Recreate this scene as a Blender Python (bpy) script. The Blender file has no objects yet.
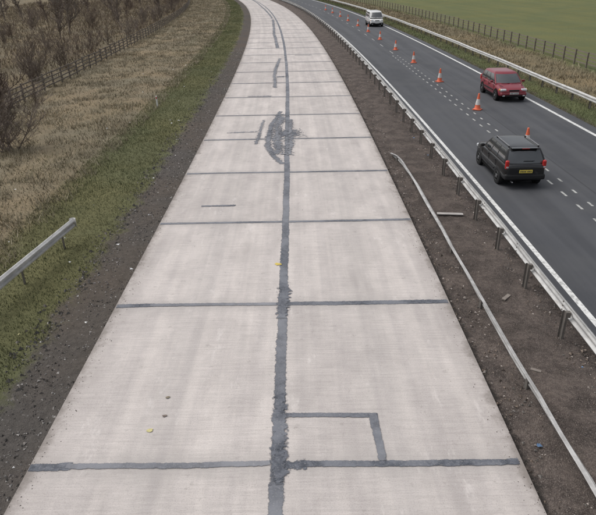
import bpy, math, random
import numpy as np
from mathutils import Vector, Matrix
random.seed(7); rng=np.random.default_rng(11)
S=bpy.context.scene
S.view_settings.view_transform='Standard'; S.view_settings.look='None'; S.view_settings.exposure=0
COL=S.collection

# ------------------------------------------------------------------ helpers
def off(y):
    y=np.asarray(y,dtype=float); a,b=2.23e-4,8.6e-7
    yc=np.clip(y,0,190); d=np.clip(y-190,0,None)
    return a*yc**2+b*yc**3+0.178*d+d*d/2600.0
def P(X,Y,z=0.0): return (X-float(off(Y)),Y,z)

def vnoise(x,y,seed=0):
    xi=np.floor(x).astype(np.int64); yi=np.floor(y).astype(np.int64); fx=x-xi; fy=y-yi
    fx=fx*fx*(3-2*fx); fy=fy*fy*(3-2*fy)
    def h(a,b):
        n=(a*374761393+b*668265263+seed*974634777)&0xffffffff
        n=((n^(n>>13))*1274126177)&0xffffffff
        return ((n^(n>>16))&0xffff)/65535.0
    return (h(xi,yi)*(1-fx)+h(xi+1,yi)*fx)*(1-fy)+(h(xi,yi+1)*(1-fx)+h(xi+1,yi+1)*fx)*fy
def fbm(x,y,s=1.0,seed=0,o=3):
    r=0;a=.5;t=0
    for k in range(o):
        r=r+a*vnoise(x/s+k*17.3,y/s+k*9.1,seed+k); t+=a; a*=.5; s/=2
    return r/t

def addobj(name,me,parent=None,mats=()):
    o=bpy.data.objects.new(name,me); COL.objects.link(o)
    for m in mats: me.materials.append(m)
    if parent: o.parent=parent
    return o
def smooth(me,ang=40):
    me.polygons.foreach_set("use_smooth",[True]*len(me.polygons))
    try: me.set_sharp_from_angle(angle=math.radians(ang))
    except Exception: pass

class M:
    def __init__(s,name,rough=.85,spec=.3,metal=0):
        s.m=bpy.data.materials.new(name); s.m.use_nodes=True; s.nt=s.m.node_tree
        s.b=s.nt.nodes['Principled BSDF']
        s.b.inputs['Roughness'].default_value=rough
        s.b.inputs['Specular IOR Level'].default_value=spec
        s.b.inputs['Metallic'].default_value=metal
    def node(s,t,**kw):
        n=s.nt.nodes.new(t)
        for k,v in kw.items(): setattr(n,k,v)
        return n
    def put(s,sock,v):
        if isinstance(v,bpy.types.NodeSocket): s.nt.links.new(v,sock)
        else:
            if isinstance(v,(tuple,list)) and len(v)==3 and sock.type=='RGBA': v=(*v,1)
            sock.default_value=v
    def uv(s): return s.node('ShaderNodeUVMap').outputs[0]
    def pos(s): return s.node('ShaderNodeNewGeometry').outputs['Position']
    def objc(s): return s.node('ShaderNodeTexCoord').outputs['Object']
    def sep(s,v):
        n=s.node('ShaderNodeSeparateXYZ'); s.put(n.inputs[0],v); return n.outputs
    def scl(s,v,sc):
        n=s.node('ShaderNodeVectorMath',operation='MULTIPLY'); s.put(n.inputs[0],v); n.inputs[1].default_value=sc; return n.outputs[0]
    def noise(s,v,scale=1,detail=3,rough=.55):
        n=s.node('ShaderNodeTexNoise'); s.put(n.inputs['Vector'],v)
        n.inputs['Scale'].default_value=scale; n.inputs['Detail'].default_value=detail; n.inputs['Roughness'].default_value=rough
        return n.outputs['Fac']
    def math(s,op,a,b=0.0,c=None):
        n=s.node('ShaderNodeMath',operation=op); s.put(n.inputs[0],a); s.put(n.inputs[1],b)
        if c is not None: s.put(n.inputs[2],c)
        return n.outputs[0]
    def mr(s,v,a,b,c=0.0,d=1.0,smoothst=True):
        n=s.node('ShaderNodeMapRange'); n.interpolation_type='SMOOTHSTEP' if smoothst else 'LINEAR'
        s.put(n.inputs[0],v)
        for i,q in zip((1,2,3,4),(a,b,c,d)): n.inputs[i].default_value=q
        return n.outputs[0]
    def mix(s,f,a,b,mode='MIX'):
        n=s.node('ShaderNodeMix',data_type='RGBA',blend_type=mode)
        s.put(n.inputs[0],f); s.put(n.inputs[6],a); s.put(n.inputs[7],b); return n.outputs[2]
    def bump(s,h,strength=.4,dist=.02):
        n=s.node('ShaderNodeBump'); n.inputs['Strength'].default_value=strength; n.inputs['Distance'].default_value=dist
        s.put(n.inputs['Height'],h); s.nt.links.new(n.outputs[0],s.b.inputs['Normal'])
    def color(s,c): s.put(s.b.inputs['Base Color'],c)

def simple(name,c,rough=.6,spec=.4,metal=0,var=.15,scale=6,coat=0):
    m=M(name,rough,spec,metal); n=m.noise(m.objc(),scale,3)
    d=tuple(q*(1-var) for q in c); e=tuple(min(1,q*(1+var)) for q in c)
    m.color(m.mix(n,d,e))
    if coat: m.b.inputs['Coat Weight'].default_value=coat; m.b.inputs['Coat Roughness'].default_value=.05
    return m.m

def grid(name,xs,ys,zf,mat,curve=True,sm=True):
    xs=np.array(xs,float); ys=np.array(ys,float)
    X,Y=np.meshgrid(xs,ys); Z=zf(X,Y) if callable(zf) else np.full_like(X,zf)
    WX=X-off(Y) if curve else X
    co=np.stack([WX,Y,Z],-1).reshape(-1,3)
    nx=len(xs); ny=len(ys)
    i=np.arange(nx-1)[None,:]+nx*np.arange(ny-1)[:,None]; i=i.reshape(-1)
    f=np.stack([i,i+1,i+1+nx,i+nx],-1)
    me=bpy.data.meshes.new(name); me.from_pydata(co.tolist(),[],f.tolist())
    uvl=me.uv_layers.new(name='UVMap'); u=np.stack([X,Y],-1).reshape(-1,2)[f.reshape(-1)]
    uvl.data.foreach_set('uv',u.astype(np.float32).reshape(-1))
    me.polygons.foreach_set("use_smooth",[sm]*len(me.polygons))
    return addobj(name,me,None,[mat])
def YS(a,b,n0=.5,g=1.03):
    r=[a];d=n0
    while r[-1]<b: r.append(r[-1]+d); d=min(d*g,12)
    r[-1]=b; return r

def tri_mesh(name,co,cols,mat):
    n=len(co)
    me=bpy.data.meshes.new(name); me.vertices.add(n); me.vertices.foreach_set('co',co.astype(np.float32).reshape(-1))
    me.loops.add(n); me.loops.foreach_set('vertex_index',np.arange(n,dtype=np.int32))
    me.polygons.add(n//3); me.polygons.foreach_set('loop_start',np.arange(0,n,3,dtype=np.int32))
    me.update(calc_edges=True)
    a=me.color_attributes.new(name='Col',type='FLOAT_COLOR',domain='POINT')
    c=np.concatenate([cols,np.ones((n,1))],1).astype(np.float32); a.data.foreach_set('color',c.reshape(-1))
    return addobj(name,me,None,[mat])

def attr_mat(name,rough=.9):
    m=M(name,rough,.15); a=m.node('ShaderNodeAttribute',attribute_name='Col'); m.color(a.outputs['Color']); return m.m

# ------------------------------------------------------------------ surface materials
def verge_mat(name,stops,wob=1.4):
    m=M(name,.95,.1); uv=m.uv(); pos=m.pos(); X=m.sep(uv)[0]
    n1=m.noise(pos,.8,3,.6); n2=m.noise(pos,6,4,.7); n3=m.noise(pos,.17,3); n4=m.noise(pos,35,2,.7); n5=m.noise(m.scl(uv,(.35,.03,1)),1,3,.6)
    Xn=m.math('ADD',X,m.math('MULTIPLY',m.math('SUBTRACT',m.math('ADD',n1,m.math('MULTIPLY',n2,.35)),.67),wob))
    c=stops[0]
    for x,w,cc in stops[1:]:
        c=m.mix(m.mr(Xn,x-w,x+w),c,cc)
    c=m.mix(m.mr(n2,.3,.7,.0,.6),m.mix(1.0,c,(.62,.62,.62),'MULTIPLY'),c)
    c=m.mix(m.mr(n4,.35,.7,0,.5),c,m.mix(1.0,c,(1.4,1.38,1.35),'MULTIPLY'))
    c=m.mix(m.mr(n3,.35,.65,0,.45),c,m.mix(1.0,c,(1.35,1.15,.95),'MULTIPLY'))
    c=m.mix(m.mr(n5,.35,.65,0,.5),c,m.mix(1.0,c,(.78,.82,.8),'MULTIPLY'))
    m.color(c); m.bump(m.math('ADD',n2,m.math('MULTIPLY',n4,.4)),.8,.08)
    return m.m
GREEN=(.135,.14,.075); TAN=(.245,.21,.15); DIRT=(.108,.097,.09)
left_m=verge_mat('left_verge_ground',[(.20,.17,.12),(-19.5,.9,TAN),(-9.6,.6,GREEN),(-6.3,.22,DIRT)])
right_m=verge_mat('right_verge_ground',[(.10,.09,.07),(16.3,.3,(.12,.14,.07)),(18.2,.7,(.22,.185,.12)),(24.0,.9,(.155,.17,.082))])
soil=M('median_soil',.95,.15); p=soil.pos(); X=soil.sep(soil.uv())[0]
n1=soil.noise(p,1.3,3);n2=soil.noise(p,9,4,.7);n3=soil.noise(p,45,2,.75)
c=soil.mix(soil.mr(n1,.35,.65),(.094,.077,.068),(.170,.138,.12))
c=soil.mix(soil.mr(n2,.35,.7),soil.mix(1.0,c,(.6,.6,.62),'MULTIPLY'),c)
c=soil.mix(soil.mr(n3,.50,.70,0,.8),c,(.28,.24,.21))
c=soil.mix(soil.mr(soil.math('ADD',X,soil.math('MULTIPLY',n2,.3)),3.98,4.16),(.038,.033,.03),c)
soil.color(c); soil.bump(soil.math('ADD',n2,n3),.9,.06); soil_m=soil.m

cm=M('worn_concrete',.9,.2); uv=cm.uv(); sx=cm.sep(uv); X=sx[0];Y=sx[1]
base=(.555,.512,.486)
sl=cm.math('FLOOR',cm.math('DIVIDE',cm.math('SUBTRACT',Y,7.56),5.52)); side=cm.math('GREATER_THAN',X,-.55)
wn=cm.node('ShaderNodeTexWhiteNoise',noise_dimensions='2D'); cb=cm.node('ShaderNodeCombineXYZ'); cm.put(cb.inputs[0],sl); cm.put(cb.inputs[1],side); cm.put(wn.inputs['Vector'],cb.outputs[0])
c=cm.mix(wn.outputs['Value'],tuple(q*.94 for q in base),tuple(q*1.04 for q in base))
streak=cm.noise(cm.scl(uv,(2.6,.05,1)),1,3,.6)
c=cm.mix(cm.mr(streak,.35,.68,.0,1.0),cm.mix(1.0,c,(.88,.88,.89),'MULTIPLY'),c)
mott=cm.noise(cm.scl(uv,(1,.5,1)),.9,5,.68)
c=cm.mix(cm.mr(mott,.35,.66),cm.mix(1.0,c,(.88,.875,.875),'MULTIPLY'),cm.mix(1.0,c,(1.04,1.035,1.03),'MULTIPLY'))
groove=cm.noise(cm.scl(uv,(1.2,20,1)),1,4,.8)
c=cm.mix(cm.mr(groove,.3,.68,0,1.),cm.mix(1.0,c,(.86,.86,.86),'MULTIPLY'),cm.mix(1.0,c,(1.03,1.03,1.03),'MULTIPLY'))
fine=cm.noise(uv,42,3,.8)
c=cm.mix(cm.mr(fine,.34,.52),cm.mix(1.0,c,(.80,.79,.78),'MULTIPLY'),c)
spots=cm.noise(uv,3.7,4,.7)
c=cm.mix(cm.mr(spots,.60,.72,0,.45),c,(.26,.24,.22))
spal=cm.noise(cm.scl(uv,(1,.35,1)),2.1,5,.75)
c=cm.mix(cm.mr(spal,.58,.70,0,.4),c,(.64,.60,.575))
stain=cm.noise(cm.scl(uv,(.9,.22,1)),1.0,4,.6)
c=cm.mix(cm.mr(stain,.56,.70,0,.30),c,(.30,.275,.26))
fr=cm.math('ABSOLUTE',cm.math('SUBTRACT',cm.math('FRACT',cm.math('DIVIDE',cm.math('SUBTRACT',Y,7.56-2.76),5.52)),.5))
jn=cm.mr(cm.math('ADD',fr,cm.math('MULTIPLY',cm.math('SUBTRACT',spal,.5),.16)),.0,.085,.45,0)
c=cm.mix(jn,c,(.32,.30,.285))
for x0 in (-2.75,1.6):
    q=cm.mr(cm.math('ABSOLUTE',cm.math('SUBTRACT',cm.math('ADD',X,cm.math('MULTIPLY',streak,.3)),x0+.15)),.1,.75,.14,0)
    c=cm.mix(q,c,(.30,.285,.275))
Xw=cm.math('ADD',X,cm.math('MULTIPLY',cm.math('SUBTRACT',cm.noise(uv,1.7,5,.75),.5),.8))
e1=cm.mr(Xw,-5.05,-4.72,1,0); e2=cm.mr(Xw,3.60,3.90,0,1)
c=cm.mix(cm.math('MAXIMUM',e1,e2),c,(.17,.15,.135))
e3=cm.mr(Xw,-4.9,-4.2,.35,0); e4=cm.mr(Xw,3.1,3.8,0,.35)
c=cm.mix(cm.math('MAXIMUM',e3,e4),c,(.30,.27,.25))
cm.color(c); cm.bump(cm.math('ADD',groove,cm.math('MULTIPLY',fine,.5)),.3,.01)

am=M('dark_asphalt',.75,.4); uv=am.uv(); sx=am.sep(uv)
st=am.noise(am.scl(uv,(1.3,.05,1)),1,4); fn=am.noise(uv,70,2,.8); bl=am.noise(uv,.5,4)
c=am.mix(am.mr(st,.3,.7),(.042,.044,.050),(.066,.068,.075))
c=am.mix(am.mr(fn,.3,.7),am.mix(1.0,c,(.65,.65,.65),'MULTIPLY'),am.mix(1.0,c,(1.35,1.35,1.35),'MULTIPLY'))
c=am.mix(am.mr(bl,.4,.7,0,.35),c,(.08,.08,.082))
ej=am.mr(am.math('ABSOLUTE',am.math('SUBTRACT',sx[0],11.25)),.015,.04,.6,0)
c=am.mix(ej,c,(.02,.02,.022))
ed=am.mr(am.math('ADD',sx[0],am.math('MULTIPLY',fn,.5)),6.85,7.15,.8,0)
c=am.mix(ed,c,(.10,.085,.075))
am.color(c); am.bump(fn,.4,.006)

def paint(name,base=(.72,.72,.70),lo=.25):
    m=M(name,.6,.3); u=m.pos(); n=m.noise(u,7,5,.75); n2=m.noise(u,1.1,3)
    k=m.math('ADD',m.mr(n,.36,.55),m.math('MULTIPLY',m.math('SUBTRACT',n2,.5),1.2)); k=m.mr(k,0,1,smoothst=False)
    m.color(m.mix(k,tuple(q*lo for q in base),base)); return m.m
white_paint=paint('white_road_paint',(.66,.66,.64),.5); worn_paint=paint('worn_road_paint',(.42,.42,.40),.3)

# bituminous repair: Col.r lightness, Col.g smeared edge, Col.b distance from the band's end
bm_=M('bitumen_repair',.75,.3); uv=bm_.uv(); at=bm_.node('ShaderNodeAttribute',attribute_name='Col'); cs=bm_.sep(at.outputs['Color']); tone=cs[0]
pos=bm_.pos(); a=bm_.noise(pos,7,5,.75); b=bm_.noise(pos,34,3,.8); lo_=bm_.noise(pos,1.1,3,.6)
dk=bm_.mix(bm_.mr(a,.35,.65),(.052,.058,.072),(.115,.122,.142))
dk=bm_.mix(bm_.mr(lo_,.40,.62,0,.75),dk,(.175,.183,.205))
c=bm_.mix(tone,dk,(.28,.28,.295)); c=bm_.mix(bm_.mr(b,.52,.74,0,.55),c,(.33,.32,.315)); bm_.color(c)
ed=bm_.math('SUBTRACT',.5,bm_.math('ABSOLUTE',bm_.math('SUBTRACT',bm_.sep(uv)[0],.5)))
ed=bm_.math('MINIMUM',ed,cs[2])
k1=bm_.math('SUBTRACT',3.4,bm_.math('MULTIPLY',cs[1],1.2)); k2=bm_.math('ADD',1.9,bm_.math('MULTIPLY',cs[1],2.6))
al=bm_.math('ADD',bm_.math('MULTIPLY',ed,k1),bm_.math('MULTIPLY',bm_.math('SUBTRACT',a,.60),k2))
al=bm_.math('SUBTRACT',al,bm_.math('MULTIPLY',tone,.35))
bm_.put(bm_.b.inputs['Alpha'],bm_.mr(al,-.1,.35)); bit_m=bm_.m

# ------------------------------------------------------------------ ground & roads
field=verge_mat('field_grass',[(.155,.17,.082)],0)
grid('ground',np.linspace(-2000,2000,41),np.linspace(-300,3000,41),-.75,field,False)
def lz(X,Y):
    w=np.clip((-6.2-X)/3,0,1)
    z=-.035+.07*(fbm(X,Y,.35,3)-.5)*np.clip((-5.0-X)*5,0,1)
    return z+w*(.16*(fbm(X,Y,2.2,5)-.35)) - .035*np.clip(-12-X,0,8) 
xl=list(np.arange(-120,-60,6))+list(np.arange(-60,-22,3))+list(np.arange(-22,-9,.35))+list(np.arange(-9,-4.85,.12))
grid('left_verge',xl,YS(-10,60,.16,1.004)+YS(62,600,1,1.04),lz,left_m)
grid('concrete_carriageway',[-4.965,-4.96,-4.5,-3,-1.5,-.55,1,2.5,3.5,3.82,3.825],YS(-10,700,.8),lambda X,Y:np.where((X<-4.961)|(X>3.821),-.15,0.0),cm.m,True,False)
grid('median_verge',np.arange(3.75,6.75,.08),YS(-10,45,.1,1.004)+YS(46,600,.8,1.04),
     lambda X,Y:-.05+.10*(fbm(X,Y,.5,8)-.5)*np.clip((6.7-X)*4,0,1)+.06*(fbm(X,Y,.12,18)-.5)*np.clip((6.7-X)*4,0,1)+.06*np.exp(-((X-5.2)/.7)**2),soil_m)
grid('asphalt_carriageway',[6.55,6.56,8,10,12,14,15.9,15.95],YS(-10,700,.8),lambda X,Y:np.where((X<6.555)|(X>15.91),-.15,0.0),am.m,True,False)
def rz(X,Y):
    e=np.clip((X-15.9)/1.5,0,1); return -.03+e*(.10*(fbm(X,Y,1.5,21)-.4))
grid('right_verge',list(np.arange(15.85,26,.25))+list(np.arange(27,230,6)),YS(-10,120,.4,1.003)+YS(122,600,1.5,1.04),rz,right_m)

def lines(name,segs,w,mat,z=.004):
    v=[];f=[]
    for X,y0,y1 in segs:
        ys=np.linspace(y0,y1,max(2,int((y1-y0)/3)+1))
        b=len(v)
        for y in ys: v.append(P(X-w/2,y,z)); v.append(P(X+w/2,y,z))
        for i in range(len(ys)-1): f.append((b+2*i,b+2*i+1,b+2*i+3,b+2*i+2))
    me=bpy.data.meshes.new(name); me.from_pydata(v,[],f); return addobj(name,me,None,[mat])
lines('edge_line_marking',[(7.12,-8,500)],.16,white_paint)
lines('edge_line_marking',[(15.15,-8,500)],.2,white_paint)
seg=[(10.05,y,y+.5) for y in np.arange(-5,60,1.35)]+[(10.55,y+.3,y+.7) for y in np.arange(-5,60,1.35)]+[(10.4,y,y+2) for y in np.arange(62,300,6)]
lines('lane_line_marking',seg,.09,worn_paint)

# repair bands
bv=[];bf=[];bc=[];bu=[]
def band(pts,w,tone,z,jit=.16,step=.12,soft=0,endfade=False):
    pts=[np.array(q,float) for q in pts]
    L=[0]
    for a,b in zip(pts,pts[1:]): L.append(L[-1]+np.linalg.norm(b-a))
    n=max(2,int(L[-1]/step)); ph=random.random()*99; b0=len(bv)
    for i in range(n+1):
        s=L[-1]*i/n; k=min(max(np.searchsorted(L,s)-1,0),len(pts)-2)
        t=(s-L[k])/(L[k+1]-L[k]); q=pts[k]*(1-t)+pts[k+1]*t; d=pts[k+1]-pts[k]; d/=np.linalg.norm(d); nn=np.array([-d[1],d[0]])
        F=lambda c,sd,sc=.9: float(fbm(np.array(s+ph),np.array(c),sc,sd))-.5
        j1=1+jit*2*F(1.,4); j2=1+jit*2*F(7.,5); q=q+nn*w*.2*F(5.,9,3.)
        tt=tone[0]+(tone[1]-tone[0])*(i/n) if isinstance(tone,tuple) else tone
        tt=min(1,max(0,tt+.5*F(3.,6,1.6)))
        en=min(.5,min(s,L[-1]-s)/w) if endfade else .5
        for sg,j in ((-1,j1),(1,j2)):
            r=q+nn*sg*w/2*j*1.08; bv.append(P(r[0],r[1],z)); bc.append((tt,soft,en)); bu.append(((sg+1)/2,s))
    for i in range(n): a=b0+2*i; bf.append((a,a+1,a+3,a+2))
CX=-.55
band([(CX+.04,-8),(CX+.04,8),(CX,14),(CX-.03,30),(CX,60),(CX,300)],.28,.12,.004,.1,.2)
for k in range(-2,50):
    y=7.56+5.52*k; r=random.random
    if k==0:
        band([(-4.95,y),(-4.2,y+.02)],.19,-.1,.008); band([(-4.3,y+.02),(-2.6,y),(CX-.1,y+.03)],.15,(.25,.5),.012)
        band([(CX-.05,y),(CX+.55,y)],.25,-.05,.008,.2,.12,.5); band([(CX+.45,y+.02),(1.4,y),(3.75,y)],.155,-.05,.012)
    elif k==1:
        band([(-4.93,y),(-3.95,y+.03)],.20,.0,.008); band([(-4.05,y+.03),(CX-.1,y)],.18,(.3,.4),.012)
        band([(CX+.05,y+.0),(3.78,y)],.21,.05,.008)
    elif k==2:
        band([(-4.93,y),(CX-.1,y)],.18,.1,.008); band([(CX+.1,y),(3.8,y+.05)],.18,.05,.008)
    else:
        t=.25*r(); band([(-4.9,y),(CX-.1,y)],.17+.04*r(),t,.008,.12,.3); t=.25*r(); band([(CX+.1,y),(3.78,y)],.17+.04*r(),t,.008,.12,.3)
band([(CX+.15,8.84),(1.41,8.80)],.14,.1,.012); band([(1.32,8.84),(1.36,7.62)],.18,.15,.016)
band([(CX+.05,7.1),(CX+.02,9.5)],.33,-.05,.016,.2,.12,.6,True)
band([(CX-.02,12.3),(CX+.02,14.0)],.40,.05,.016,.2,.12,.6,True)
band([(-3.75,20.2),(-2.4,20.25)],.18,.0,.012,.2,.1,.4,True)
# irregular smeared repair on the centre joint
band([(-.7,25.2),(-1.2,26.6),(-1.55,28.4),(-1.6,30.6),(-1.4,33.2),(-1.0,36.2)],.42,.15,.012,.4,.12,.6,True)
band([(-1.75,30.5),(.45,30.8)],2.2,.0,.020,.4,.12,.8,True)
band([(-1.05,26.6),(-1.15,30.5),(-1.0,35.5)],.85,.2,.024,.4,.15,1,True)
band([(-3.9,31.0),(-2.2,31.2)],.35,.4,.012,.3,.12,1,True); band([(-2.15,28.6),(-1.95,34)],.35,.35,.016,.4,.12,1,True)
band([(-.45,26.5),(-.4,34)],.5,.3,.028,.4,.15,1,True)
band([(-1.5,44),(-1.6,52),(-1.1,60)],.45,.25,.012,.3,.2,.8,True); band([(-1.7,49),(-.5,49)],1.0,.2,.016,.3,.12,.8,True); band([(-3.4,41),(-1.6,41)],.4,.4,.016,.3,.12,.8,True)
band([(-1.3,68),(-1.6,84),(-1.1,110)],.5,.2,.012,.3,.4,.6,True);band([(.3,62),(2.2,62)],.5,.4,.012,.3,.15,.8,True); band([(-1.1,112),(-1.4,150),(-.9,190)],.45,.2,.012,.3,.5,.5,True)
me=bpy.data.meshes.new('joint_repair'); me.from_pydata(bv,[],bf)
u=me.uv_layers.new(name='UVMap'); ca=me.color_attributes.new(name='Col',type='FLOAT_COLOR',domain='POINT')
for i,t in enumerate(bc): ca.data[i].color=(t[0],t[1],t[2],1)
for l in me.loops: u.data[l.index].uv=bu[l.vertex_index]
addobj('joint_repair',me,None,[bit_m])

# ------------------------------------------------------------------ grass blades
grass_m=attr_mat('grass_blades')
def blades(name,x0,x1,y0,y1,n,h,w,cA,cB,zf,seed,clump=0,pw=1.0,mask=None,lean=.6):
    r=np.random.default_rng(seed)
    u=r.random(n); Y=y0+(y1-y0)*u**pw; X=x0+(x1-x0)*r.random(n)
    if clump:
        cn=fbm(X,Y,clump,seed,2); k=r.random(n)<np.clip((cn-.30)*2.4,.2,1); X=X[k];Y=Y[k];cn=cn[k]
    else: cn=fbm(X,Y,1.5,seed,2)
    if mask is not None: k=mask(X,Y,r); X=X[k];Y=Y[k];cn=cn[k]
    n=len(X); sc=1+Y/50.; hh=h*(.45+.9*r.random(n))*(.6+.9*cn); ww=w*sc*(.7+.6*r.random(n))
    a=r.random(n)*6.283; la=r.random(n)*6.283+0; le=lean*hh*r.random(n)
    wx=X-off(Y); z=zf(X,Y)-.01
    b=np.stack([wx,Y,z],-1); d=np.stack([np.cos(a)*ww/2,np.sin(a)*ww/2,0*a],-1); t=b+np.stack([np.cos(la)*le,np.sin(la)*le,hh],-1)
    co=np.stack([b-d,b+d,t],1).reshape(-1,3)
    m=r.random(n)[:,None]; big=fbm(X,Y,3.,seed+9,2)[:,None]; f=np.clip(.5*m+1.0*(big-.25),0,1)
    c=np.array(cA)*(1-f)+np.array(cB)*f; c=c*(.75+.5*r.random(n)[:,None])
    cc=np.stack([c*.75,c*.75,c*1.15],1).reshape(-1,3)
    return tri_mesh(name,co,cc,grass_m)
edge=lambda X,Y,r: (X+ .9*(fbm(X,Y,.7,77)-.5)+.6*(r.random(len(X))**2-.25))<-6.42
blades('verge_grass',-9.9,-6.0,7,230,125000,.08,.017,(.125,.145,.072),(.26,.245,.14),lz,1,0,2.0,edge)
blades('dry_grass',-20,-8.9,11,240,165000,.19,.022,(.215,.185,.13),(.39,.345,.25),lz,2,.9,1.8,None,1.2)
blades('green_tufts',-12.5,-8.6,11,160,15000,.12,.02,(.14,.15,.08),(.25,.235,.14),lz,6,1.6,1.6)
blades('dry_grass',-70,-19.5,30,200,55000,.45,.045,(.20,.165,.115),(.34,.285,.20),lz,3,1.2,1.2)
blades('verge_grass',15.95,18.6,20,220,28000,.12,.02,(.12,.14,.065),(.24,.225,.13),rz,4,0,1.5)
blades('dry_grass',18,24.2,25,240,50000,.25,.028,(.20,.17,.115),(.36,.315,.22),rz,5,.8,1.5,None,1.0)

# stones, leaves and rubble
def scatter(name,regions,seed,mat):
    r=np.random.default_rng(seed); C=[];K=[]
    tet=np.array([[0,0,1],[.94,0,-.33],[-.47,.82,-.33],[-.47,-.82,-.33]]); F=[(0,1,2),(0,2,3),(0,3,1),(1,3,2)]
    for (x0,x1,y0,y1,n,s0,s1,cols,zf,flat) in regions:
        X=x0+(x1-x0)*r.random(n); Y=y0+(y1-y0)*r.random(n)**1.5
        s=s0+(s1-s0)*r.random(n)**3; a=r.random(n)*6.28
        z=(zf(X,Y) if callable(zf) else zf)+s*flat*.3
        V=tet[None]*(s[:,None,None])*(.6+.8*r.random((n,4,3))); V[:,:,2]*=flat
        ca,sa=np.cos(a)[:,None],np.sin(a)[:,None]
        x=V[:,:,0]*ca-V[:,:,1]*sa; y=V[:,:,0]*sa+V[:,:,1]*ca
        W=np.stack([x+(X-off(Y))[:,None],y+Y[:,None],V[:,:,2]+z[:,None]],-1)
        T=W[:,np.array(F).reshape(-1)].reshape(-1,3); C.append(T)
        cc=np.array(cols)[r.integers(0,len(cols),n)]*(.7+.6*r.random(n)[:,None]); K.append(np.repeat(cc,12,0))
    tri_mesh(name,np.concatenate(C),np.concatenate(K),mat)
mz=lambda X,Y:-.035+0*X
browns=[(.14,.11,.09),(.21,.17,.14),(.085,.07,.06),(.34,.30,.27),(.13,.12,.11)]
scatter('gravel',[(3.85,6.5,3,70,14000,.012,.05,browns,mz,.6),(-6.6,-4.98,3,70,13000,.01,.045,[(.11,.10,.095),(.21,.19,.175),(.065,.06,.055),(.34,.32,.3)],mz,.6),
   (-6.9,-6.0,4,50,1800,.02,.085,[(.09,.085,.08),(.15,.135,.12)],mz,.7),(-5.0,-4.6,3,60,1500,.006,.02,[(.12,.11,.10)],lambda X,Y:0*X,.6),(3.5,3.85,3,60,1200,.006,.02,[(.12,.10,.09)],lambda X,Y:0*X,.6)],31,attr_mat('loose_stones'))
scatter('litter',[(-8,-5.0,6,45,30,.04,.10,[(.7,.7,.68),(.6,.6,.6),(.6,.55,.3)],mz,.3),(4.0,6.2,6,40,14,.03,.07,[(.6,.6,.6),(.15,.25,.42)],mz,.3),(-13,-7,14,60,18,.05,.09,[(.7,.7,.7)],lambda X,Y:lz(X,Y)+.08,.4),
   (-4.8,3.6,8,45,30,.012,.03,[(.08,.07,.06),(.15,.12,.09)],lambda X,Y:0*X,.4)],32,attr_mat('litter_scraps'))
def flake(name,X,Y,s,c,z=.01):
    n=9; v=[P(X,Y,z+s*.12)]
    for i in range(n):
        a=6.283*i/n; r=s*(.6+.5*random.random()); v.append(P(X+r*math.cos(a)*1.4,Y+r*math.sin(a),z+random.random()*.02))
    me=bpy.data.meshes.new(name); me.from_pydata(v,[],[(0,1+i,1+(i+1)%n) for i in range(n)])
    addobj(name,me,None,[simple(name+'_m',c,.8,var=.3,scale=20)])
flake('yellow_litter',-.72,15.35,.085,(.55,.42,.10)); flake('yellow_litter',-3.0,8.45,.05,(.5,.45,.22)); flake('dry_leaf',-2.85,9.4,.045,(.2,.17,.12))
flake('plastic_scrap',4.25,7.95,.05,(.08,.14,.24),0); flake('mud_clod',-2.8,8.85,.04,(.15,.12,.1))

# ------------------------------------------------------------------ barriers
gal=M('galvanised_steel',.5,.5,.15); n=gal.noise(gal.pos(),2.5,4,.7); n2=gal.noise(gal.scl(gal.pos(),(12,1.2,12)),1,3,.7)
c=gal.mix(gal.mr(n,.3,.7),(.40,.395,.385),(.56,.555,.54)); c=gal.mix(gal.mr(n2,.53,.72,0,.65),c,(.26,.22,.19)); gal.color(c); gal=gal.m
gal2=M('dull_galvanised_steel',.6,.4,.1); n=gal2.noise(gal2.pos(),3,5,.7); gal2.color(gal2.mix(gal2.mr(n,.3,.7),(.27,.26,.25),(.47,.46,.45))); gal2=gal2.m
post_m=simple('weathered_steel_post',(.17,.155,.14),.6,.4,.3,.35,9)
Wp=[(0,.155),(.018,.147),(.03,.13),(.078,.1),(.083,.075),(.078,.05),(.03,.022),(.022,0),(.03,-.022),(.078,-.05),(.083,-.075),(.078,-.1),(.03,-.13),(.018,-.147),(0,-.155)]
def sweep(name,prof,path,mat,parent,side=1,rolls=None,th=.006):
    v=[];f=[];n=len(prof)
    for i,q in enumerate(path):
        a=Vector(path[max(0,i-1)]);b=Vector(path[min(len(path)-1,i+1)]); t=(b-a).normalized()
        s=Vector((t.y,-t.x,0)).normalized()*side; u=Vector((0,0,1)); ro=rolls[i] if rolls else 0
        for (l,z) in prof:
            l2=l*math.cos(ro)-z*math.sin(ro); z2=l*math.sin(ro)+z*math.cos(ro)
            v.append(Vector(q)+s*l2+u*z2)
    for i in range(len(path)-1):
        for j in range(n-1): a=i*n+j; f.append((a,a+1,a+n+1,a+n))
    me=bpy.data.meshes.new(name); me.from_pydata(v,[],f); smooth(me,35); o=addobj(name,me,parent,[mat])
    md=o.modifiers.new('t','SOLIDIFY'); md.thickness=th; return o
def empty(name):
    e=bpy.data.objects.new(name,None); COL.objects.link(e); return e
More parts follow.
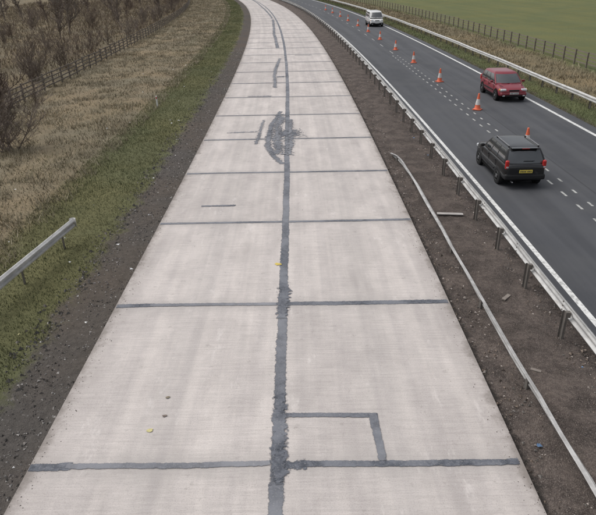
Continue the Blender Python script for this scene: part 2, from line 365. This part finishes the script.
def boxes(name,items,mat,parent=None,bev=0):
    v=[];f=[]
    for c,s,rz_ in items:
        b=len(v); cr,sr=math.cos(rz_),math.sin(rz_)
        for dx,dy,dz in ((-1,-1,-1),(1,-1,-1),(1,1,-1),(-1,1,-1),(-1,-1,1),(1,-1,1),(1,1,1),(-1,1,1)):
            x,y,z=dx*s[0]/2,dy*s[1]/2,dz*s[2]/2; v.append((c[0]+x*cr-y*sr,c[1]+x*sr+y*cr,c[2]+z))
        for q in ((0,3,2,1),(4,5,6,7),(0,1,5,4),(1,2,6,5),(2,3,7,6),(3,0,4,7)): f.append(tuple(b+k for k in q))
    me=bpy.data.meshes.new(name); me.from_pydata(v,[],f); o=addobj(name,me,parent,[mat])
    if bev: md=o.modifiers.new('b','BEVEL'); md.width=bev; md.segments=2
    return o
def zpost(X,Y,h,w=.11):
    x,y,_=P(X,Y); return [((x,y,h/2-.15),(.006,w,h+.3),0),((x+.025,y-w/2,h/2-.15),(.05,.006,h+.3),0),((x-.025,y+w/2,h/2-.15),(.05,.006,h+.3),0)]
def barrier(name,X,y0,y1,h,side,sp=2.4):
    e=empty(name); ys=list(np.arange(y0,60,1.2))+list(np.arange(60,y1,4.))
    sweep('beam',Wp,[P(X+.02*math.sin(y*.7)*math.sin(y*.23),y,h+.012*math.sin(y*.41)) for y in ys],gal,e,side)
    it=[];br=[]
    for y in np.arange(y0+.6,y1,sp):
        it+=zpost(X-side*.12,y,h+.08)
        x,yy,_=P(X-side*.055,y); br.append(((x,yy,h),(.10,.10,.14),0))
    boxes('posts',it,post_m,e); boxes('brackets',br,post_m,e)
    la=[]
    for y in np.arange(y0+1.8,min(y1,90),3.2):
        x,yy,_=P(X,y)
        for dz in (-.11,.11,0.0): la.append(((x-side*.012,yy,h+dz),(.02,.03,.03),0))
    boxes('bolts',la,post_m,e)
    return e
barrier('median_crash_barrier',6.15,-6,420,.62,1)
barrier('verge_crash_barrier',17.55,-6,420,.62,-1)
e=empty('left_crash_barrier'); A=np.array([-7.52,17.3]);B=np.array([-9.7,0.])
pth=[(float(a),float(b),.62) for a,b in [A*(1-t)+B*t for t in np.linspace(0,1,16)]]
sweep('beam',Wp,pth,gal,e,-1)
it=[]
for t in np.linspace(.03,.97,8):
    q=A*(1-t)+B*t; it+=[((q[0]-.12,q[1],.22),(.006,.11,.9),0),((q[0]-.1,q[1]-.055,.22),(.05,.006,.9),0),((q[0]-.14,q[1]+.055,.22),(.05,.006,.9),0),((q[0]-.055,q[1],.62),(.1,.1,.14),0)]
boxes('posts',it,post_m,e)
v=[];f=[];cap=[]
for k in range(9):
    a=math.pi*k/8; cap.append((A[0]+.02-.10*math.cos(a),A[1]+.12*math.sin(a)))
for x,y in cap: v+= [(x,y,.465),(x,y,.775)]
for k in range(8): f.append((2*k,2*k+1,2*k+3,2*k+2))
me=bpy.data.meshes.new('end_cap'); me.from_pydata(v,[],f); smooth(me); o=addobj('end_cap',me,e,[gal]); md=o.modifiers.new('s','SOLIDIFY'); md.thickness=.008
lp=[(4.30,26.4,.02),(4.40,25.8,.10),(4.46,24.9,.17),(4.52,23.2,.2),(4.55,20.5,.2),(4.53,16,.21),(4.52,12,.2),(4.58,9,.2),(4.64,7,.2),(4.74,3,.2),(4.85,-3,.2)]
P2=[]
for a,b in zip(lp,lp[1:]):
    for t in np.linspace(0,1,5)[:-1]: P2.append(P(a[0]*(1-t)+b[0]*t+.012*math.sin(b[1]*3+t*5),a[1]*(1-t)+b[1]*t,a[2]*(1-t)+b[2]*t))
e=empty('dismantled_barrier_rail')
sweep('beam',[(a*.9,b*.72) for a,b in Wp],P2[::-1],gal2,e,1,[.55+.25*math.sin(i*.35) for i in range(len(P2))])
it=[]
for y in np.arange(0,26,3.2):
    X=np.interp(y,[q[1] for q in lp[::-1]],[q[0] for q in lp[::-1]]); it+=[((*P(X+.03,y)[:2],.05),(.05,.09,.26),.2)]
boxes('stub_posts',it,post_m,e)
plank=simple('pale_board',(.36,.34,.32),.8,var=.3); boxes('loose_board',[((5.15,18.95,.06),(.9,.16,.03),-.12)],plank,None,.005)
boxes('broken_board',[((5.3,13.2,.03),(.33,.10,.04),.8),((4.95,10.1,.03),(.22,.08,.04),-.5)],simple('dirty_board',(.19,.165,.145),.9,var=.3))

wood=simple('weathered_timber',(.15,.13,.112),.9,.2,0,.4,5)
wood2=simple('weathered_fence_timber',(.18,.155,.13),.9,.2,0,.4,5)
def fence(name,X,y0,y1,zf,mat,h=1.25,nr=4,sp=2.):
    it=[]
    ys=np.arange(y0,y1,sp)
    for i,y in enumerate(ys):
        x,yy,_=P(X,y); z=float(zf(np.array([X]),np.array([y]))[0]); hh=h*(1+.06*(random.random()-.5)); it.append(((x,yy,z+hh/2-.1),(.11,.09,hh+.2),.1*random.random()))
        if i<len(ys)-1:
            x2,y2,_=P(X,y+sp); a=math.atan2(x-x2,sp)
            for r_ in range(nr):
                it.append((((x+x2)/2+.07,(yy+y2)/2,z+.28+r_*(h-.38)/(nr-1)+.03*random.random()),(.035,sp*1.01,.09),a))
    return boxes(name,it,mat)
fence('wooden_fence',-19.4,20,260,lz,wood)
fence('wooden_fence',24.6,20,300,rz,wood2,1.25,4,2.2)

e=empty('marker_post'); wp=simple('white_plastic',(.7,.7,.68),.5); mx,my,_=P(-9.0,37.9)
boxes('stem',[((mx,my,.35),(.10,.05,.8),0)],wp,e,.015); boxes('reflector',[((mx,my-.03,.62),(.06,.012,.12),0)],simple('red_reflector',(.5,.03,.02),.3),e)

# ------------------------------------------------------------------ traffic cones
cone_m=simple('orange_cone_plastic',(.68,.14,.065),.5,.4,0,.18,8); sleeve_m=simple('cone_white_sleeve',(.60,.57,.55),.4,.5,0,.18,10); base_m=simple('cone_base_rubber',(.44,.10,.055),.8,.3,0,.3,8)
def cone_mesh():
    prof=[(.235,.035,2),(.19,.055,0),(.175,.07,0),(.148,.30,0),(.150,.301,1),(.098,.64,1),(.096,.641,0),(.05,.93,0),(.045,.96,0),(.03,.975,0)]
    v=[];f=[];mi=[];n=20
    for r,z,_ in prof:
        for k in range(n): a=6.28318*k/n; v.append((r*math.cos(a),r*math.sin(a),z))
    for i in range(len(prof)-1):
        m=0 if prof[i+1][2]==0 else 1
        if prof[i][2]==1 and prof[i+1][2]==0: m=0
        for k in range(n): a=i*n+k; b=i*n+(k+1)%n; f.append((a,b,b+n,a+n)); mi.append(m)
    f.append(tuple(range((len(prof)-1)*n,len(prof)*n))); mi.append(0)
    b=len(v); s=.26;c=.06
    oc=[(-s+c,-s),(s-c,-s),(s,-s+c),(s,s-c),(s-c,s),(-s+c,s),(-s,s-c),(-s,-s+c)]
    for z,k in ((.01,1),(.04,1),(.05,.95)): v+=[(x*k,y*k,z) for x,y in oc]
    for i in range(2):
        for k in range(8): f.append((b+i*8+k,b+i*8+(k+1)%8,b+i*8+8+(k+1)%8,b+i*8+8+k)); mi.append(2)
    f.append(tuple(range(b+16,b+24))); mi.append(2); f.append(tuple(range(b+7,b-1,-1))); mi.append(2)
    me=bpy.data.meshes.new('traffic_cone'); me.from_pydata(v,[],f)
    for m in (cone_m,sleeve_m,base_m): me.materials.append(m)
    me.polygons.foreach_set('material_index',mi); smooth(me,40); return me
cmesh=cone_mesh()
for i,y in enumerate([27.0]+list(np.arange(35.9,140,9.7))):
    o=bpy.data.objects.new('traffic_cone',cmesh); COL.objects.link(o); o.location=P(10.92+min(.35,.06*i)+.12*(random.random()-.5),y+random.uniform(-.3,.3),.002); o.rotation_euler=(random.uniform(-.03,.03),random.uniform(-.03,.03),random.random()*3)

# ------------------------------------------------------------------ vehicles
glass=M('tinted_glass',.05,1.0); gn=glass.noise(glass.objc(),2,3); glass.color(glass.mix(gn,(.02,.024,.026),(.05,.055,.06))); glass.b.inputs['Coat Weight'].default_value=1.0; glass=glass.m
tyre=simple('tyre_rubber',(.02,.02,.02),.85,.2); alloy=simple('wheel_alloy',(.30,.30,.31),.35,.5,.6); blk=simple('black_trim',(.016,.016,.017),.65,.3)
redl=simple('red_lamp',(.45,.015,.012),.2,.6,coat=.5); clear=simple('headlamp_lens',(.55,.57,.59),.12,.7,coat=.8); amber=simple('amber_lamp',(.6,.25,.05),.25)
yplate=simple('yellow_number_plate',(.66,.52,.10),.5); wplate=simple('white_number_plate',(.7,.7,.68),.5); inkm=simple('plate_lettering',(.05,.05,.05),.6); under=simple('underbody',(.012,.012,.012),.9,.1)
def carpaint(n,c,dirt=(.12,.11,.10),coat=.9,k=.5):
    m=M(n,.32,.5); nn=m.noise(m.objc(),3,4); c1=m.mix(nn,tuple(q*.85 for q in c),c)
    z=m.sep(m.objc())[2]; d=m.mr(m.math('ADD',z,m.math('MULTIPLY',nn,.3)),.35,.85,k,0); m.color(m.mix(d,c1,dirt))
    m.b.inputs['Coat Weight'].default_value=coat; m.b.inputs['Coat Roughness'].default_value=.06; return m.m
def loft_body(st,W,mat,parent):
    v=[];f=[];hw0=W/2
    def sec(y,w,zb,zt):
        h=hw0*w; d=zt-zb
        half=[(.0,zb),(.80*h,zb),(.95*h,zb+.06*d),(.985*h,zb+.2*d),(h*1.0,zb+.42*d),(.995*h,zb+.60*d),(.965*h,zb+.80*d),(.935*h,zb+.93*d),(.86*h,zt),(.5*h,zt+.025),(0,zt+.03)]
        return [(x,y,z) for x,z in half]+[(-x,y,z) for x,z in half[-2:0:-1]]
    n=None
    for s in st:
        r=sec(*s); n=len(r); v+=r
    for i in range(len(st)-1):
        for k in range(n): a=i*n+k; b=i*n+(k+1)%n; f.append((a,b,b+n,a+n))
    f.append(tuple(range(n-1,-1,-1))); f.append(tuple(range((len(st)-1)*n,len(st)*n)))
    me=bpy.data.meshes.new('body'); me.from_pydata(v,[],f); smooth(me,50); o=addobj('body',me,parent,[mat])
    md=o.modifiers.new('s','SUBSURF'); md.levels=1; md.render_levels=2
    return o
def cabin(g,W,paint,parent):
    hw=W/2; ty=[0,.035,.05]+g['side']+[.955,.97,1]; tx=[-1,-.93,-.9,-.45,0,.45,.9,.93,1]
    rings=[]; H=g['zr']-g['zb']
    for t,shr in ((0,0),(.07,0),(.30,0),(.55,0),(.80,0),(.88,.005),(.94,.03),(.98,.08),(1.0,.16),(1.025,.45),(1.03,.8)):
        tt=min(t,1); bow=.045*math.sin(math.pi*min(tt,1)*.9)
        yf=g['yfb']+(g['yft']-g['yfb'])*tt+bow; yr=g['yrb']+(g['yrt']-g['yrb'])*tt-bow; w=hw*(g['wb']+(g['wt']-g['wb'])*tt**1.4)
        cy=(yf+yr)/2; L=(yf-yr)/2*(1-shr*.9); w*=(1-shr); yf=cy+L; yr=cy-L; z=g['zb']+H*t
        bf_=.17*(1-shr); br_=.10*(1-shr); r=[]
        for x in tx: r.append((x*w,yf-bf_*(abs(x)**2.2),z))
        for t2 in ty[1:-1]: r.append((w*(1+.012*math.sin(math.pi*t2)),(yf-bf_)+((yr+br_)-(yf-bf_))*t2,z))
        for x in tx[::-1]: r.append((x*w,yr+br_*(abs(x)**2.2),z))
        for t2 in ty[::-1][1:-1]: r.append((-w*(1+.012*math.sin(math.pi*t2)),(yf-bf_)+((yr+br_)-(yf-bf_))*t2,z))
        rings.append(r)
    n=len(rings[0]); v=[q for r in rings for q in r]; f=[];mi=[]
    nx=len(tx); ns=len(ty)
    def side_t(k):
        a,b=ty[k],ty[k+1]
        if k in (0,ns-2): return 'p'
        if k in (1,ns-3): return 'b'
        return 'b' if (b-a)<.05 else 'g'
    def segtype(k):
        if k<nx-1: return 'g' if 2<=k<=5 else ('p' if k in(0,7) else 'b')
        k2=k-(nx-1)
        if k2<ns-1: return side_t(k2)
        k3=k2-(ns-1)
        if k3<nx-1: return 'g' if 2<=k3<=5 else ('p' if k3 in(0,7) else 'b')
        return side_t(ns-2-(k3-(nx-1)))
    for i in range(len(rings)-1):
        for k in range(n):
            a=i*n+k; b=i*n+(k+1)%n; f.append((a,b,b+n,a+n))
            s=segtype(k); mi.append({'g':1,'b':2,'p':0}[s] if 1<=i<=3 else (2 if (i==0 and s=='b') else 0))
    f.append(tuple(range((len(rings)-1)*n,len(rings)*n))); mi.append(0)
    me=bpy.data.meshes.new('cabin'); me.from_pydata(v,[],f)
    for m in (paint,glass,blk): me.materials.append(m)
    me.polygons.foreach_set('material_index',mi); smooth(me,38)
    return addobj('cabin',me,parent)
def disc(name,x,y,z,r,w,mat,parent,prof=None,n=28):
    prof=prof or [(0,w/2),(r*.92,w/2),(r,w/2-.02),(r,-w/2+.02),(r*.92,-w/2),(0,-w/2)]
    v=[];f=[]
    for q,s in prof:
        for k in range(n): a=6.28318*k/n; v.append((x+s,y+q*math.cos(a),z+q*math.sin(a)))
    for i in range(len(prof)-1):
        for k in range(n): a=i*n+k; b=i*n+(k+1)%n; f.append((a,b,b+n,a+n))
    me=bpy.data.meshes.new(name); me.from_pydata(v,[],f); smooth(me,35); return addobj(name,me,parent,[mat])
def vehicle(name,L,W,st,g,paint,wr,axles,loc,rot,kind,scale=1):
    e=empty(name); loft_body(st,W,paint,e); cabin(g,W,paint,e); hw=W/2
    for ax in axles:
        for sgn in (-1,1):
            disc('wheel_arch',sgn*(hw-.095),ax,wr+.02,wr+.05,.19,blk if kind=='suv' else under,e)
            disc('tyre',sgn*(hw-.11),ax,wr,wr,.225,tyre,e)
            xo=sgn*(hw+.003)
            disc('rim',xo-sgn*.01,ax,wr,wr*.62,.02,alloy,e,[(0,.012*sgn),(wr*.2,.014*sgn),(wr*.53,-.004*sgn),(wr*.60,.012*sgn),(wr*.62,-.005*sgn)])
            boxes('wheel_slots',[((xo+sgn*.012,ax+wr*.40*math.cos(a),wr+wr*.40*math.sin(a)),(.012,.06,.06),0) for a in np.arange(0,6.28,6.283/6)],under,e,.01)
            if ax==axles[0]: boxes('mirror',[((sgn*(hw+.085),g['yfb']-.42,g['zb']+.09),(.17,.12,.13),0)],paint if kind!='suv' else blk,e,.04)
    boxes('sill',[((0,0,.27),(W*.93,L*.82,.14),0)],under,e,.03)
    se=[]
    for sgn in (-1,1):
        for y in g['doors']: se.append(((sgn*(hw*.992),y,.66),(.012,.014,.5),0))
        for y in g['doors'][1:]: se.append(((sgn*(hw*.985+.006),y+.16,g['zb']-.13),(.03,.15,.03),0))
    boxes('door_seams',se,blk,e)
    boxes('side_moulding',[((sgn*(hw*1.0),(axles[0]+axles[1])/2,.52),(.03,abs(axles[0]-axles[1])-2*wr-.2,.07),0) for sgn in (-1,1)],blk,e,.01)
    R=-L/2; F=L/2; zb=g['zb']
    if kind=='suv':
        boxes('rear_bumper',[((0,R+.07,.50),(W*.93,.24,.24),0)],blk,e,.07)
        boxes('tail_lamp',[((s*(hw*.845),R+.10,.99),(.15,.14,.36),0) for s in(-1,1)],redl,e,.05)
        boxes('reversing_lamp',[((s*(hw*.845),R+.03,.90),(.09,.015,.06),0) for s in(-1,1)],clear,e,.004)
        boxes('number_plate',[((0,R-.035,.74),(.53,.02,.125),0)],yplate,e,.004)
        boxes('plate_characters',[((x,R-.047,.74),(.034,.004,.06),0) for x in (-.2,-.14,-.08,-.02,.08,.14,.2)],inkm,e)
        boxes('plate_recess',[((0,R-.005,.76),(.72,.04,.18),0)],blk,e,.01)
        boxes('roof_rail',[((s*hw*.68,-.75,g['zr']+.04),(.035,1.6,.03),0) for s in(-1,1)],alloy,e,.012)
        boxes('rail_feet',[((s*hw*.68,y,g['zr']+.005),(.035,.08,.06),0) for s in(-1,1) for y in (-1.5,0.)],blk,e)
        boxes('rear_wiper',[((.12,R+.085,zb+.14),(.42,.015,.02),0)],blk,e)
        boxes('rear_spoiler',[((0,g['yrt']-.05,g['zr']-.02),(W*.62,.22,.03),0)],paint,e,.012)
        boxes('brake_lamp',[((0,g['yrt']-.165,g['zr']-.02),(.3,.012,.02),0)],redl,e)
        boxes('exhaust',[((-.5,R,.3),(.06,.2,.05),0)],alloy,e,.02)
        boxes('headlamp',[((s*hw*.72,F-.1,.72),(.34,.16,.15),0) for s in(-1,1)],clear,e,.04)
    else:
        zl=.66 if kind=='hatch' else .80
        boxes('headlamp',[((s*hw*.70,F-.13,zl),(.34,.20,.13),0) for s in(-1,1)],clear,e,.055)
        boxes('indicator',[((s*hw*.90,F-.22,zl),(.10,.16,.10),0) for s in(-1,1)],amber,e,.03)
        boxes('grille',[((0,F-.005,zl-.02),(.58,.06,.08),0)],blk,e,.02)
        boxes('front_bumper',[((0,F-.08,.44),(W*.88,.22,.20),0)],paint if kind=='hatch' else blk,e,.08)
        boxes('lower_intake',[((0,F+.025,.36),(.9,.03,.09),0)],blk,e,.01)
        boxes('number_plate',[((0,F+.045,.49),(.50,.015,.10),0)],wplate,e,.003)
        boxes('plate_characters',[((x,F+.054,.49),(.034,.004,.055),0) for x in (-.2,-.14,-.08,-.02,.08,.14,.2)],inkm,e)
        boxes('fog_lamp',[((s*hw*.68,F+.005,.36),(.13,.05,.07),0) for s in(-1,1)],clear,e,.015)
        boxes('wiper',[((x,g['yfb']-.0,zb+.035),(.5,.02,.015),.12) for x in(-.32,.25)],blk,e)
        boxes('tail_lamp',[((s*hw*.84,R+.09,.85),(.17,.15,.3),0) for s in(-1,1)],redl,e,.03)
        boxes('bonnet_seam',[((s*hw*.74,F-.55,g['zb']-.05),(.012,.7,.02),s*.08) for s in(-1,1)],blk,e)
    e.location=loc; e.rotation_euler=(0,0,rot); e.scale=(scale,)*3; return e
st=[(-2.12,.74,.44,.86),(-2.09,.87,.36,.96),(-1.95,.95,.31,1.02),(-1.4,1,.29,1.03),(-.6,1,.28,1.02),(.3,1,.28,1.01),(1.0,1,.28,.99),(1.45,.99,.29,.96),(1.85,.95,.31,.90),(2.06,.87,.35,.82),(2.13,.72,.42,.70)]
g=dict(yfb=1.08,yft=.38,yrb=-2.04,yrt=-1.62,zb=1.0,zr=1.60,wb=.93,wt=.72,side=[.31,.345,.62,.655],doors=[.95,-.02,-.98])
vehicle('black_car',4.2,1.76,st,g,carpaint('black_car_paint',(.008,.008,.009),(.03,.029,.027),.55,.4),.335,(1.35,-1.3),P(8.72,23.55,.002),.006,'suv',.96)
st=[(-1.9,.76,.40,.80),(-1.87,.89,.33,.88),(-1.7,.96,.27,.91),(-1.2,1,.25,.93),(-.3,1,.24,.92),(.5,1,.24,.90),(.95,1,.24,.87),(1.3,.985,.26,.81),(1.65,.93,.28,.73),(1.84,.85,.31,.66),(1.9,.72,.36,.57)]
g=dict(yfb=1.08,yft=.22,yrb=-1.84,yrt=-1.42,zb=.88,zr=1.43,wb=.93,wt=.74,side=[.33,.365,.66,.70],doors=[.85,-.12,-1.0])
vehicle('red_car',3.8,1.68,st,g,carpaint('red_car_paint',(.20,.010,.022),(.12,.06,.06),.5,.35),.30,(1.2,-1.2),P(13.8,39.7,.002),math.pi+.03,'hatch',1.12)
st=[(-2.2,.86,.42,1.0),(-2.17,.94,.33,1.08),(-2.0,.985,.28,1.12),(-1.2,1,.27,1.12),(0,1,.27,1.11),(.8,1,.27,1.08),(1.3,1,.27,1.03),(1.7,.98,.29,.96),(2.0,.92,.31,.86),(2.16,.85,.35,.78),(2.22,.74,.40,.66)]
g=dict(yfb=1.72,yft=.85,yrb=-2.14,yrt=-2.0,zb=1.08,zr=1.86,wb=.94,wt=.82,side=[.30,.33,.62,.65],doors=[1.2,.15,-1.0])
vehicle('white_van',4.4,1.82,st,g,carpaint('white_van_paint',(.70,.70,.69),(.3,.28,.26)),.32,(1.4,-1.4),P(13.75,94,.002),math.pi+.06,'van',1.12)

# ------------------------------------------------------------------ bare winter trees
bark=M('bark',.95,.1); a=bark.noise(bark.pos(),1.2,3); o_=bark.node('ShaderNodeObjectInfo').outputs['Random']
c=bark.mix(a,(.13,.108,.092),(.25,.215,.185)); c=bark.mix(bark.math('MULTIPLY',o_,.7),c,(.17,.13,.11)); bark.color(c); bark=bark.m
def tree_mesh(seed,h,shrub=False):
    r=random.Random(seed); v=[];f=[]
    def tube(p0,p1,r0,r1,n=4):
        d=(p1-p0).normalized(); a=d.orthogonal().normalized(); b=d.cross(a); k0=len(v)
        for p,rr in((p0,r0),(p1,r1)):
            for k in range(n): t=6.283*k/n; v.append(p+a*rr*math.cos(t)+b*rr*math.sin(t))
        for k in range(n): f.append((k0+k,k0+(k+1)%n,k0+n+(k+1)%n,k0+n+k))
    def grow(p,d,L,rad,lev):
        ns=5 if lev==0 else (4 if lev==1 else 3); q=p.copy(); dd=d.copy()
        for i in range(ns):
            dd=(dd+Vector((r.uniform(-1,1),r.uniform(-1,1),r.uniform(-.5,.8)))*(.10+.09*lev)).normalized()
            if lev>0: dd=(dd+Vector((0,0,.08))).normalized()
            q2=q+dd*L/ns; ra=rad*(1-.8*i/ns); rb=rad*(1-.8*(i+1)/ns); tube(q,q2,max(ra,.006),max(rb,.004),5 if lev==0 else 3)
            q0=q; q=q2
            if lev<3:
                nb={0:3,1:2,2:2}[lev] if shrub else {0:3,1:3,2:2}[lev]
                if lev==0 and i<1 and not shrub: nb=1
                for _ in range(nb):
                    bp=q0.lerp(q,r.random()); ax=Vector((r.uniform(-1,1),r.uniform(-1,1),r.uniform(-.1,.6))).normalized()
                    bd=(dd*r.uniform(.5,.8)+ax*r.uniform(.7,1.)).normalized()
                    grow(bp,bd,L*{0:.5,1:.48,2:.5}[lev]*r.uniform(.6,1.15)*(1-.09*i),rad*.5+.002,lev+1)
    stems=r.randint(4,6) if shrub else 1
    for s in range(stems):
        a=r.random()*6.28; t=.75*r.random() if shrub else .05
        grow(Vector((r.uniform(-.4,.4)*shrub,r.uniform(-.4,.4)*shrub,-.3)),Vector((math.cos(a)*t,math.sin(a)*t,1)).normalized(),h*r.uniform(.7,1.),h*(.008 if shrub else .016),0 if not shrub else (1 if s%2 else 0))
    me=bpy.data.meshes.new('bare_tree'); me.from_pydata([tuple(q) for q in v],[],f); me.materials.append(bark); return me
protos=[tree_mesh(s,7.5) for s in (1,2,3,4)]; shr=[tree_mesh(s,4.0,True) for s in (11,12,13,14)]
def place(name,me,X,Y,s,rz_=None):
    o=bpy.data.objects.new(name,me); COL.objects.link(o); z=float(lz(np.array([X]),np.array([Y]))[0]) if X<0 else 0
    o.location=P(X,Y,z); o.scale=(s*1.1,s*1.1,s*random.uniform(.85,1.05)); o.rotation_euler=(0,0,rz_ if rz_ is not None else random.random()*6.28); return o
place('bare_shrub',shr[0],-14.6,28.5,1.0,1.); place('bare_shrub',shr[1],-17.5,34,.9); place('bare_tree',protos[1],-15.6,29.5,.75)
R=random.Random(5)
for i in range(78):
    Y=38+R.random()**1.1*200; X=-21.5-R.random()**1.3*45
    if R.random()<.6: place('bare_tree',R.choice(protos),X-1.,Y,R.uniform(.65,1.1))
    else: place('bare_shrub',R.choice(shr),X,Y,R.uniform(.6,1.1))
for i in range(12): place('bare_shrub',R.choice(shr),-20.9-R.random()*2,40+i*9+R.random()*5,R.uniform(.5,.85))
def brush(name,n,xs,ys,h,seed,cA,cB,curve=True):
    r=np.random.default_rng(seed); X=xs[0]+(xs[1]-xs[0])*r.random(n); Y=ys[0]+(ys[1]-ys[0])*r.random(n)
    cn=fbm(X,Y,4.,seed,2); k=r.random(n)<np.clip((cn-.3)*3,0.05,1); X=X[k];Y=Y[k];cn=cn[k]; n=len(X)
    hh=h*(.3+r.random(n))*(.4+1.2*cn); z0=r.random(n)*hh*.6; a=r.random(n)*6.28; l=.5*hh; la=r.random(n)*6.28; w=.02+.02*r.random(n)
    wx=X-off(Y) if curve else X; zb=lz(X,Y) if curve else 0*X
    b=np.stack([wx,Y,zb+z0],-1); d=np.stack([np.cos(a)*w,np.sin(a)*w,0*a],-1); t=b+np.stack([np.cos(la)*l,np.sin(la)*l,hh*.7],-1)
    co=np.stack([b-d,b+d,t],1).reshape(-1,3); m=r.random((n,1)); c=np.array(cA)*(1-m)+np.array(cB)*m
    tri_mesh(name,co,np.repeat(c,3,0),grass_m)
brush('undergrowth',34000,(-60,-20.2),(34,230),1.1,41,(.12,.095,.075),(.25,.20,.15))
brush('hedge',16000,(60,150),(158,162),3.2,42,(.05,.048,.035),(.10,.085,.065),False)
def woodland(name,x0,x1,y,seed):
    r=np.random.default_rng(seed); n=26000; X=x0+(x1-x0)*r.random(n); top=6+7*fbm(X,0*X,30.,seed,4); Y=y+25*r.random(n); z=top*r.random(n)**.7-.8
    s=.5+.9*r.random(n); a=r.random(n)*6.28
    b=np.stack([X,Y,z],-1); d=np.stack([np.cos(a)*s,np.sin(a)*s,0*a],-1); t=b+np.stack([0*a,0*a,s*1.8],-1)
    c=np.array((.05,.045,.035))*(.6+.8*r.random((n,1))); tri_mesh(name,np.stack([b-d,b+d,t],1).reshape(-1,3),np.repeat(c,3,0),grass_m)
woodland('distant_woodland',-700,700,640,9)

# ------------------------------------------------------------------ light
w=bpy.data.worlds.new('World'); S.world=w; w.use_nodes=True; nt=w.node_tree; bg=nt.nodes['Background']
sky=nt.nodes.new('ShaderNodeTexSky'); sky.sky_type='NISHITA'; sky.sun_disc=False; el,az=math.radians(60),math.radians(-70)
sky.sun_elevation=el; sky.sun_rotation=az; sky.air_density=1.0; sky.dust_density=4.0; sky.ozone_density=1
hs=nt.nodes.new('ShaderNodeHueSaturation'); hs.inputs['Saturation'].default_value=.25
nt.links.new(sky.outputs[0],hs.inputs['Color']); nt.links.new(hs.outputs[0],bg.inputs[0]); bg.inputs[1].default_value=.15
sd=bpy.data.lights.new('sun','SUN'); sd.energy=1.5; sd.angle=math.radians(50); sd.color=(1,.98,.955)
so=bpy.data.objects.new('sun',sd); COL.objects.link(so)
dirv=Vector((math.sin(az)*math.cos(el),math.cos(az)*math.cos(el),math.sin(el))); so.rotation_euler=dirv.to_track_quat('Z','Y').to_euler()

# ------------------------------------------------------------------ camera
cd=bpy.data.cameras.new('camera'); cd.sensor_width=36; cd.lens=34.97; cd.clip_end=6000; cd.clip_start=.1
co=bpy.data.objects.new('camera',cd); COL.objects.link(co); S.camera=co
Rm=Matrix.Rotation(math.radians(.71),4,'Z')@Matrix.Rotation(math.radians(90-26.49),4,'X')@Matrix.Rotation(math.radians(-1.2),4,'Z')
co.matrix_world=Matrix.Translation((0,0,7.876))@Rm
